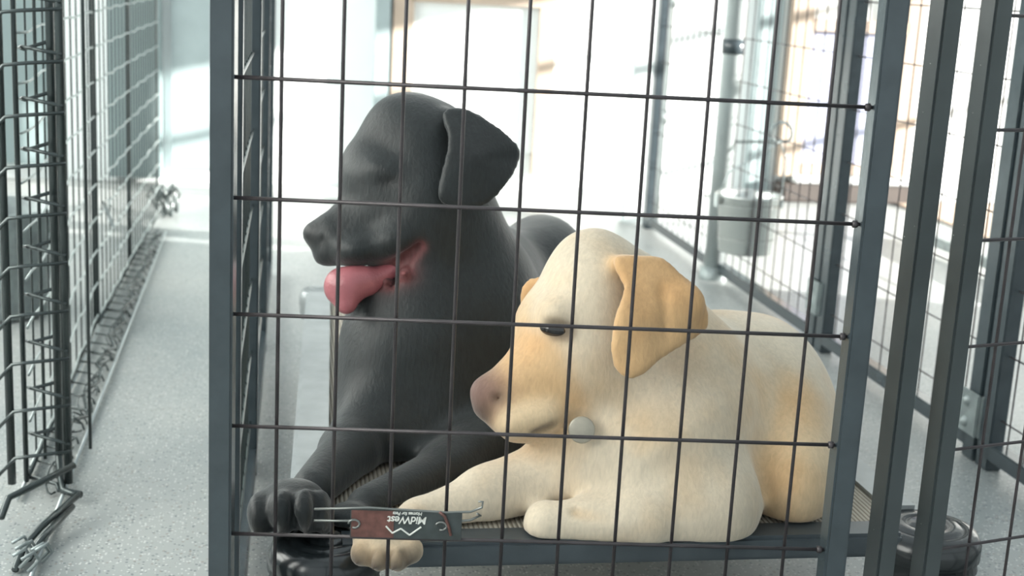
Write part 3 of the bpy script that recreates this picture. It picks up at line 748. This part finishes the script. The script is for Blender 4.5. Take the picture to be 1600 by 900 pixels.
FA = (0.6310, 1.140); FB = (1.085, 1.254)
T = wire_panel('front_fence_panel', 'front corner wire panel right of the twin posts, near the bed corner', FA, FB, 0.03, 1.25, 9, 'rust', 'wire', 0.0017, t=0.021, ends=(1, 1))

# right-hand wall of the kennel: four panels running away from the camera
RX = 1.10
ys = [1.275, 1.86, 2.52, 3.20, 3.86]
lab = ['nearest side wall panel at right, ending at the bolted bracket by the twin posts',
       'right side wall panel between the two bolted brackets',
       'right side wall panel behind the cream dog, in front of the bucket pole',
       'rearmost right side wall panel between the bucket pole and the square column']
for i in range(4):
    wire_panel('side_wall_panel', lab[i], (RX, ys[i] + (0.022 if i else 0)), (RX, ys[i + 1] - 0.022), 0.03, 1.45, 12, 'paint', 'wire', 0.0014, group='panels of the kennel side wall', td=0.036)
for i, (y, z, lb) in enumerate(((1.885, 0.075, 'bolted zinc bracket low on side wall tubes at far right'), (2.535, 0.105, 'bolted zinc bracket clamping paired side wall tubes behind cream dog'))):
    b = thing('clamp_bracket', (RX - 0.02, y, z), lb, 'bracket', 'clamp brackets on the kennel side wall')
    bp_ = MB().box((RX - 0.0165, y, z), (0.006, 0.058, 0.068), bev=0.002).box((RX, y - 0.0315, z), (0.03, 0.005, 0.068), bev=0.001).build('bracket_plate', 'zinc', b)
    for dz in (-0.017, 0.017):
        MB().lathe((RX - 0.0195, y + 0.004, z + dz), [(0.0, 0.006), (0.005, 0.0055), (0.008, 0.002), (0.009, 0)], 12, (Vector((0, 1, 0)), Vector((0, 0, 1)), Vector((-1, 0, 0)))).build('bolt_head', 'zinc', bp_, True)

# left-hand wall of the kennel, seen nearly edge-on
ys = [1.20, 1.86, 2.50, 3.12]
lab = ['left side wall panel nearest the wire door, seen edge-on', 'middle left side wall panel seen edge-on', 'rearmost left side wall panel seen edge-on by the bright wall']
for i in range(3):
    x0 = -0.036 + (ys[i] - 1.2) * 0.0165; x1 = -0.036 + (ys[i + 1] - 1.2) * 0.0165
    wire_panel('side_wall_panel', lab[i], (x0, ys[i] + 0.016), (x1, ys[i + 1] - 0.014), 0.03, 1.45, 12, 'paint', 'bwire', 0.0016, group='panels of the kennel left wall')

# columns behind
struct(MB().box((1.085, 3.93, 0.9), (0.085, 0.06, 1.8), bev=0.004), 'trim_6', 'palecol')
c = thing('coupling_post', (1.15, 3.93, 0), 'slim pale post with dark couplers beside the square column', 'post')
MB().tube([(1.145, 3.93, 0), (1.145, 3.93, 1.8)], 0.012, 12).build('post_tube', 'galv', c, True)
for z in (0.32, 0.66, 1.05):
    MB().tube([(1.145, 3.93, z - 0.02), (1.145, 3.93, z + 0.02)], 0.019, 12).build('coupler', 'zinc', c, True)
p = thing('galvanised_pole', (1.085, 3.20, 0), 'round pale galvanised pole with dark collar left of the bucket', 'pole')
MB().tube([(1.087, 3.165, 0), (1.087, 3.165, 1.9)], 0.026, 24).build('pole_tube', 'galv', p, True)
MB().tube([(1.087, 3.165, 0.55), (1.087, 3.165, 0.585)], 0.028, 24).build('collar', 'paint', p, True)
MB().lathe((1.087, 3.165, 0), [(0.0, 0.03), (0.036, 0.03), (0.036, 0.0)], 24).build('pole_foot', 'zinc', p, True)
struct(MB().box((1.665, 4.49, 0.9), (0.085, 0.02, 1.8), bev=0.003), 'trim_7', 'palegrey')

# bucket with its wire hook
bx, by, bz = 1.118, 3.05, 0.092
bk = thing('steel_bucket', (bx, by, bz), 'small tapered steel bucket hanging by its handle on the right side wall', 'bucket')
bkb = MB().lathe((bx, by, bz), [(0, 0.004), (0.058, 0.003), (0.061, 0.0), (0.063, 0.003), (0.074, 0.130), (0.079, 0.134), (0.080, 0.139), (0.076, 0.141), (0.072, 0.134), (0.060, 0.008), (0, 0.007)], 40).build('bucket_body', 'bucket', bk, True)
MB().lathe((bx, by, bz), [(0.0655, 0.03), (0.0672, 0.033), (0.0668, 0.036)], 40).build('body_band', 'bucket', bkb, True)
MB().lathe((bx, by, bz), [(0.0725, 0.112), (0.0742, 0.115), (0.0738, 0.118)], 40).build('rim_band', 'bucket', bkb, True)
ph = [Vector((bx - 0.078, by, bz + 0.125)), Vector((bx - 0.055, by, bz + 0.19)), Vector((bx + 0.02, by, bz + 0.235)), Vector((bx + 0.065, by, bz + 0.265)), Vector((bx + 0.085, by, bz + 0.22)), Vector((bx + 0.078, by, bz + 0.125))]
MB().tube(ph, 0.0025, 8).build('handle', 'galv', bk, True)
for s in (-1, 1):
    MB().box((bx + s * 0.080, by, bz + 0.122), (0.004, 0.022, 0.03), bev=0.001).build('handle_ear', 'galv', bk)
hk = thing('wall_hook', (bx + 0.07, by, bz + 0.25), 'curled wire hook above the steel bucket', 'hook')
hp = [Vector((bx + 0.066 + 0.026 * math.sin(a) , by, bz + 0.285 + 0.026 * math.cos(a))) for a in [math.pi + 0.3 + k * 5.2 / 14 for k in range(15)]]
MB().tube(hp + [Vector((bx + 0.10, by + 0.05, bz + 0.26)), Vector((1.102, by + 0.1, bz + 0.25))], 0.004, 8).build('hook_rod', 'zinc', hk, True)

# ------------------------------------------------------------ raised bed
BX0, BX1, BY0, BY1, BZ = 0.020, 0.705, 1.250, 2.33, 0.158
SK = 0.040      # the left rail drifts right towards the back
def xl(y): return BX0 + SK * (y - BY0)
bed = thing('raised_dog_bed', (0.36, 1.8, 0), 'raised dog bed with ribbed fabric, grey rails and black corner caps under both dogs', 'dog bed')
MB().bar((BX0 + 0.05, BY0, BZ - 0.012), (BX1 - 0.05, BY0, BZ - 0.012), 0.026, 0.040, (0, 0, 1), 0.004).build('front_rail', 'darkrail', bed)
MB().bar((xl(BY1) + 0.03, BY1, BZ - 0.012), (BX1 - 0.05, BY1, BZ - 0.012), 0.026, 0.040, (0, 0, 1), 0.004).build('back_rail', 'alu', bed)
MB().bar((xl(BY0) + 0.024, BY0 + 0.05, BZ - 0.012), (xl(BY1) + 0.024, BY1 - 0.03, BZ - 0.012), 0.028, 0.046, (0, 0, 1), 0.005).build('side_rail', 'alu', bed)
MB().bar((BX1 - 0.022, BY0 + 0.05, BZ - 0.012), (BX1 - 0.022, BY1 - 0.03, BZ - 0.012), 0.028, 0.046, (0, 0, 1), 0.005).build('side_rail', 'alu', bed)
fb = MB(); nx, ny = 24, 30
for j in range(ny + 1):
    for i in range(nx + 1):
        fx, fy = i / nx, j / ny
        sag = -0.006 * math.sin(math.pi * fx) * math.sin(math.pi * fy)
        fb.v.append(Vector((xl(BY0 + (BY1 - BY0) * fy) + 0.035 + (BX1 - xl(BY0 + (BY1 - BY0) * fy) - 0.07) * fx, BY0 + 0.015 + (BY1 - BY0 - 0.03) * fy, BZ - 0.002 + sag)))
for j in range(ny):
    for i in range(nx):
        a = j * (nx + 1) + i
        fb.f.append([a, a + 1, a + nx + 2, a + nx + 1])
fo = fb.build('fabric_sheet', 'fabric', bed, True)
fm = fo.modifiers.new('thickness', 'SOLIDIFY'); fm.thickness = 0.003; fm.offset = -1
for cx, cy, R in ((BX0 + 0.038, BY0 + 0.005, 0.056), (BX1 - 0.012, BY0 + 0.010, 0.058), (xl(BY1) + 0.024, BY1, 0.034), (BX1 - 0.022, BY1, 0.034)):
    cp = MB(); CZ = BZ - 0.009
    prof = [(0, CZ + 0.010), (R * 0.30, CZ + 0.0095), (R * 0.34, CZ + 0.0065), (R * 0.40, CZ + 0.009), (R * 0.60, CZ + 0.0085), (R * 0.65, CZ + 0.0055), (R * 0.72, CZ + 0.0075), (R * 0.9, CZ + 0.004), (R, CZ - 0.006), (R, CZ - 0.022), (R * 0.94, CZ - 0.024), (R * 0.98, CZ - 0.034), (R * 0.9, CZ - 0.044), (0, CZ - 0.045)]
    cp.lathe((cx, cy, 0), prof, 36)
    cap = cp.build('corner_cap', 'plastic' if R > 0.05 else 'alu', bed, True)
    MB().lathe((cx, cy, 0), [(R * 0.62, BZ - 0.04), (R * 0.60, 0.012), (R * 0.70, 0.010), (R * 0.70, 0.0), (0, 0.0)], 24).build('leg', 'plastic', bed, True)

# ------------------------------------------------------------ enamel tag on the door wires
def doorpt(s, z, off=0.0): return OL + U * s + NRM * off + Vector((0, 0, z))
tg = thing('name_tag', doorpt(0.155, 0.215, 0.008), 'dark metal tag with white upside-down lettering and mountain mark wired low on the door', 'tag')
pl = MB().box(doorpt(0.1545, 0.2165, 0.0068), (0.100, 0.0012, 0.027), (U, NRM, Vector((0, 0, 1))), 0.0005)
plate = pl.build('tag_plate', 'tag', tg)
MB().box(doorpt(0.1245, 0.2165, 0.0077), (0.038, 0.0006, 0.0255), (U, NRM, Vector((0, 0, 1)))).build('worn_patch', 'tagred', plate)
for s in (0.112, 0.190):
    MB().tube([doorpt(s - 0.004 + 0.005 * math.sin(a), 0.2165 + 0.004 * math.cos(a), 0.0085) for a in [k * math.pi / 5 - 1.6 for k in range(9)]], 0.0011, 6).build('wire_clip', 'steelwire', tg, True)
MB().tube([doorpt(0.184, 0.230, 0.0085), doorpt(0.189, 0.226, 0.009), doorpt(0.193, 0.216, 0.009), doorpt(0.195, 0.208, 0.009)], 0.0014, 6).build('wire_clip', 'tagred', tg, True)
MB().tube([doorpt(0.072, 0.2275, 0.004), doorpt(0.12, 0.2315, 0.0065), doorpt(0.19, 0.2290, 0.0065), doorpt(0.212, 0.2300, 0.006), doorpt(0.222, 0.2345, 0.006), doorpt(0.2225, 0.2400, 0.006), doorpt(0.2185, 0.2400, 0.006)], 0.0011, 8).build('fixing_wire', 'steelwire', tg, True)
MB().tube([doorpt(0.072, 0.2165, 0.004), doorpt(0.105, 0.2180, 0.0055), doorpt(0.19, 0.2190, 0.0055), doorpt(0.212, 0.2220, 0.006), doorpt(0.2215, 0.2270, 0.006), doorpt(0.2175, 0.2285, 0.006)], 0.0011, 8).build('fixing_wire', 'steelwire', tg, True)
def lettering(txt, s, z, size, name='lettering'):
    cu = bpy.data.curves.new(name, 'FONT'); cu.body = txt; cu.size = size; cu.align_x = 'CENTER'; cu.align_y = 'CENTER'
    cu.extrude = 0.0002; cu.offset = size * 0.012; cu.shear = 0.15; cu.space_character = 0.92
    tmp = bpy.data.objects.new('tmp', cu); C.objects.link(tmp)
    me = bpy.data.meshes.new_from_object(tmp.evaluated_get(bpy.context.evaluated_depsgraph_get()))
    bpy.data.objects.remove(tmp)
    # upside down: reading direction runs along -U, up runs along -Z
    Mx = Matrix((-U, Vector((0, 0, -1)), NRM)).transposed().to_4x4()
    Mx.translation = doorpt(s, z, 0.0082) - world_loc(tg)
    me.transform(Mx)
    me.materials.clear(); me.materials.append(MT['tagwhite'])
    o = bpy.data.objects.new(name, me); C.objects.link(o); o.parent = plate
bpy.context.view_layer.update()
lettering('MidWest', 0.1555, 0.2215, 0.0100)
lettering('Homes for Pets', 0.1555, 0.2275, 0.0045)
mt = [(0.1365, 0.2150), (0.1425, 0.2085), (0.1500, 0.2130), (0.1580, 0.2070), (0.1680, 0.2150)]
for (s0, z0), (s1, z1) in zip(mt[:-1], mt[1:]):
    MB().tube([doorpt(s0, z0, 0.0082), doorpt(s1, z1, 0.0082)], 0.0008, 6).build('mountain_mark', 'tagwhite', plate)

# ------------------------------------------------------------ wire crates on the left
SX = -0.305
def crate_side(label, y0, y1, x0, x1, nv):
    T = thing('crate_fence', (x0, y0, 0), label, 'crate panel', 'wire crate panels on the left')
    L = y1 - y0
    fr = MB()
    for y in (y0, y1):
        x = x0 + (x1 - x0) * (y - y0) / L
        fr.tube([(x, y, 0.012), (x, y, 1.3)], 0.0036, 8)
    fr.tube([(x0, y0, 0.012), (x1, y1, 0.012)], 0.0036, 8).build('edge_wire', 'bwire', T, True)
    v = MB()
    for i in range(1, nv):
        t = i / nv
        v.tube([(x0 + (x1 - x0) * t + 0.002, y0 + L * t, 0.012), (x0 + (x1 - x0) * t + 0.002, y0 + L * t, 1.3)], 0.0015, 6)
    v.build('upright_wires', 'bwire', T, True)
    h = MB()
    z = 0.03
    while z < 1.3:
        pts = [(x0 + (x1 - x0) * k / 12 + 0.005 + 0.0015 * math.sin(k * 2.1 + z * 9), y0 + L * k / 12, z + 0.002 * math.sin(k * 1.7 + z * 5)) for k in range(13)]
        h.tube(pts, 0.0017, 6)
        z += 0.0635
    h.build('level_wires', 'pwire', T, True)
    return T
crate_side('nearest long crate panel of fine wires at the left edge', 1.80, 2.62, -0.315, -0.325, 11)
crate_side('middle crate panel of fine wires behind the small metal clip', 2.64, 3.18, -0.322, -0.315, 9)
crate_side('furthest crate panel of fine wires beside the sage grey pilaster', 3.20, 3.80, -0.315, -0.302, 12)

# folded crate front: heavy uprights with hooked level wires
T = thing('folded_crate_front', (-0.30, 1.80, 0), 'folded crate front of heavy black uprights with zigzag wires at far left', 'crate')
for (x, y) in ((-0.272, 1.80), (-0.258, 1.78), (-0.330, 1.78)):
    MB().tube([(x, y, 0.015), (x, y, 1.3)], 0.0055, 10).build('upright', 'bwire', T, True)
for x, y in ((-0.245, 1.90), (-0.300, 1.86), (-0.287, 1.88)):
    MB().tube([(x, y, 0.02), (x, y, 1.3)], 0.0024, 8).build('thin_upright', 'bwire', T, True)
z = 0.075
while z < 1.25:
    MB().tube([(-0.268, 1.80, z + 0.012), (-0.306, 1.812, z - 0.002), (-0.311, 1.81, z), (-0.306, 1.80, z + 0.002), (-0.255, 1.775, z - 0.004)], 0.0024, 8).build('hooked_wire', 'bwire', T, True)
    MB().tube([(-0.252, 1.77, z - 0.012), (-0.300, 1.765, z - 0.016), (-0.322, 1.765, z - 0.019), (-0.345, 1.77, z - 0.045)], 0.0024, 8).build('hooked_wire', 'bwire', T, True)
    z += 0.0635
# bottom hooks
for (zz, dx) in ((0.055, 0.0), (0.012, 0.010)):
    MB().tube([(-0.245 + dx, 1.74, zz), (-0.300 + dx, 1.68, zz - 0.012), (-0.314 + dx, 1.67, zz - 0.016), (-0.318 + dx, 1.64, zz - 0.03)] if zz > 0.03 else [(-0.235, 1.70, 0.03), (-0.268, 1.62, 0.02), (-0.282, 1.58, 0.012), (-0.283, 1.53, 0.006)], 0.0045, 8).build('bottom_hook', 'bwire', T, True)
MB().tube([(-0.272, 1.80, 0.05), (-0.270, 1.79, 0.02), (-0.262, 1.76, 0.012), (-0.238, 1.74, 0.014)], 0.0050, 8).build('bottom_hook', 'bwire', T, True)
MB().tube([(-0.240, 1.68, 0.022), (-0.262, 1.60, 0.016), (-0.272, 1.55, 0.01)], 0.0045, 8).build('bottom_hook', 'bwire', T, True)
rnd = random.Random(3)
for k in range(7):
    x = -0.275 + rnd.uniform(-.015, .015); y = 1.53 + rnd.uniform(-.03, .03)
    MB().tube([(x, y, 0.03), (x + 0.012, y + 0.01, 0.034), (x + 0.016, y + 0.02, 0.02), (x + 0.004, y + 0.015, 0.008)], 0.0022, 6).build('latch_loop', 'zinc', T, True)

# crate floor grid lying along the walkway edge
T = thing('crate_floor_grid', (-0.29, 2.6, 0), 'narrow rung grid of bent wires lying along the walkway edge', 'wire grid')
MB().tube([(-0.262, 1.40, 0.006), (-0.266, 3.62, 0.006)], 0.0026, 8).build('edge_rod', 'galv', T, True)
MB().tube([(-0.318, 1.75, 0.006), (-0.316, 3.72, 0.006)], 0.0026, 8).build('edge_rod', 'galv', T, True)
r = MB(); l = MB()
y = 1.82; k = 0
while y < 3.6:
    th = 0.0030 if k % 5 == 0 else 0.0018
    pts = [(-0.318, y, 0.010), (-0.290, y - 0.028, 0.014), (-0.272, y - 0.046, 0.016), (-0.268, y - 0.056, 0.010)]
    r.tube(pts, th, 6)
    a = rnd.uniform(0.8, 1.2)
    l.tube([(-0.279 + 0.010 * math.cos(t) , y + 0.030 * math.sin(t) * a - 0.02, 0.016 + 0.012 * math.sin(t * 1.0 + k)) for t in [q * math.pi / 6 for q in range(11)]], 0.0015, 6)
    y += 0.062; k += 1
r.build('rungs', 'bwire', T, True); l.build('bent_loops', 'bwire', T, True)
pts = [(-0.280 + 0.010 * math.sin(q * 1.9), 1.85 + q * 0.055, 0.018 + 0.006 * math.sin(q * 2.7)) for q in range(31)]
MB().tube(pts, 0.0032, 8).build('hinge_rod', 'bwire', T, True)
# dark latch cluster at the far end
T = thing('latch_cluster', (-0.285, 3.86, 0), 'dark tangle of latch wires at the far end of the rung grid', 'latch')
for q in range(12):
    a = rnd.uniform(0, 6.28); x = -0.290 + rnd.uniform(-.03, .02); y = 3.86 + rnd.uniform(-.04, .04); z = 0.04 + rnd.uniform(-.02, .03)
    MB().tube([(x, y, z), (x + 0.018 * math.cos(a), y + 0.01, z + 0.02), (x + 0.03 * math.cos(a), y + 0.02, z), (x + 0.02, y, 0.006)], 0.0042, 8).build('latch_wire', 'bwire', T, True)
cl = thing('wire_clip', (-0.300, 2.66, 0.22), 'small shiny metal clip on the left crate wires', 'clip')
MB().box((-0.300, 2.66, 0.215), (0.012, 0.004, 0.045), (Vector((0.8, 0, -0.6)), Vector((0, 1, 0)), Vector((-0.35, 0, 0.94))), 0.001).build('clip_plate', 'galv', cl)
MB().tube([(-0.306, 2.657, 0.235 ), (-0.312, 2.655, 0.245), (-0.302, 2.655, 0.25), (-0.297, 2.657, 0.235)], 0.0018, 6).build('clip_loop', 'galv', cl, True)

# pail behind the crate wires
pk = thing('grey_pail', (-0.52, 2.75, 0), 'grey metal pail standing behind the crate wires at far left', 'bucket')
MB().lathe((-0.52, 2.75, 0.005), [(0, 0.004), (0.085, 0.0), (0.088, 0.004), (0.108, 0.20), (0.114, 0.205), (0.114, 0.212), (0.106, 0.212), (0.084, 0.01), (0, 0.01)], 36).build('pail_body', 'zinc', pk, True)
MB().tube([(-0.52 + 0.113 * math.cos(a), 2.75 - 0.02 - 0.03 * math.sin(a), 0.205 - 0.09 * math.sin(a)) for a in [k * math.pi / 10 for k in range(11)]], 0.003, 8).build('handle', 'galv', pk, True)

# second row of runs beyond the kennel on the right
T = thing('outer_fence', (1.87, 3.3, 0), 'low dark rail and fine wires of the next run at far right', 'fence')
MB().bar((1.88, 2.0, 0.03), (1.88, 3.7, 0.03), 0.03, 0.03, (0, 0, 1)).build('bottom_rail', 'zinc', T)
w = MB()
for k in range(26):
    w.tube([(1.88, 2.05 + k * 0.065, 0.03), (1.88, 2.05 + k * 0.065, 1.4)], 0.0013, 6)
for k in range(13):
    w.tube([(1.885, 2.0, 0.08 + 0.1016 * k), (1.885, 3.7, 0.08 + 0.1016 * k)], 0.0013, 6)
w.build('wire_mesh', 'zinc', T)
for y in (2.0, 3.7): MB().bar((1.88, y, 0), (1.88, y, 1.4), 0.03, 0.03, (1, 0, 0)).build('frame_post', 'zinc', T)

# ------------------------------------------------------------ the dogs
BASE = [np.array(CR), np.array(CU), np.array(-fw)]
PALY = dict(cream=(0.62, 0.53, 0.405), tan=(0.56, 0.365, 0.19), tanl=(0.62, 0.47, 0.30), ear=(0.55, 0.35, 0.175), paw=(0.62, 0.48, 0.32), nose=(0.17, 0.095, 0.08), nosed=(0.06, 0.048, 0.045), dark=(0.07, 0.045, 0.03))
PALB = dict(black=(0.013, 0.0165, 0.0172), nblack=(0.009, 0.010, 0.010), claw=(0.06, 0.055, 0.05), tuft=(0.06, 0.066, 0.068), gum=(0.17, 0.050, 0.050), dark=(0.01, 0.01, 0.01))
yd = field_object('yellow_dog', YELLOW, 0.0035, PALY, 'furY', base=BASE)
tag(yd, 'cream yellow dog with folded tan ears lying on the bed, head turned left', 'dog')
bd = field_object('black_dog', BLACK, 0.0038, PALB, 'furB', base=BASE)
tag(bd, 'glossy black dog lying on the bed behind the cream one, mouth open', 'dog')
MB().lathe((0.2848, 1.2990, 0.3578), [(0.0135 * math.sin(a), -0.0135 * math.cos(a)) for a in [k * math.pi / 14 for k in range(15)]], 24, (Vector(CR) * 1.15 - Vector(CU) * 0.12, Vector(fw) * 0.7, Vector(CU) * 0.58)).build('eye', 'eye', yd, True)
MB().lathe((0.1302, 1.5440, 0.4676), [(0.0125 * math.sin(a), -0.0125 * math.cos(a)) for a in [k * math.pi / 14 for k in range(15)]], 24, (Vector(CR) * 0.95 - Vector(CU) * 0.1, Vector(fw) * 0.6, Vector(CU) * 0.42)).build('eye', 'eye', bd, True)
MB().lathe((0.310, 1.262, 0.264), [(0, 0.002), (0.012, 0.002), (0.0135, 0.001), (0.0135, -0.001), (0.012, -0.002), (0, -0.002)], 28, (Vector(CR), Vector(CU), -fw)).build('round_tag', 'disc', yd, True)
tp = TONGUE
tgo = field_object('tongue', tp, 0.0022, dict(t=(0.5, 0.2, 0.2)), 'tongue', parent=bd, base=BASE)
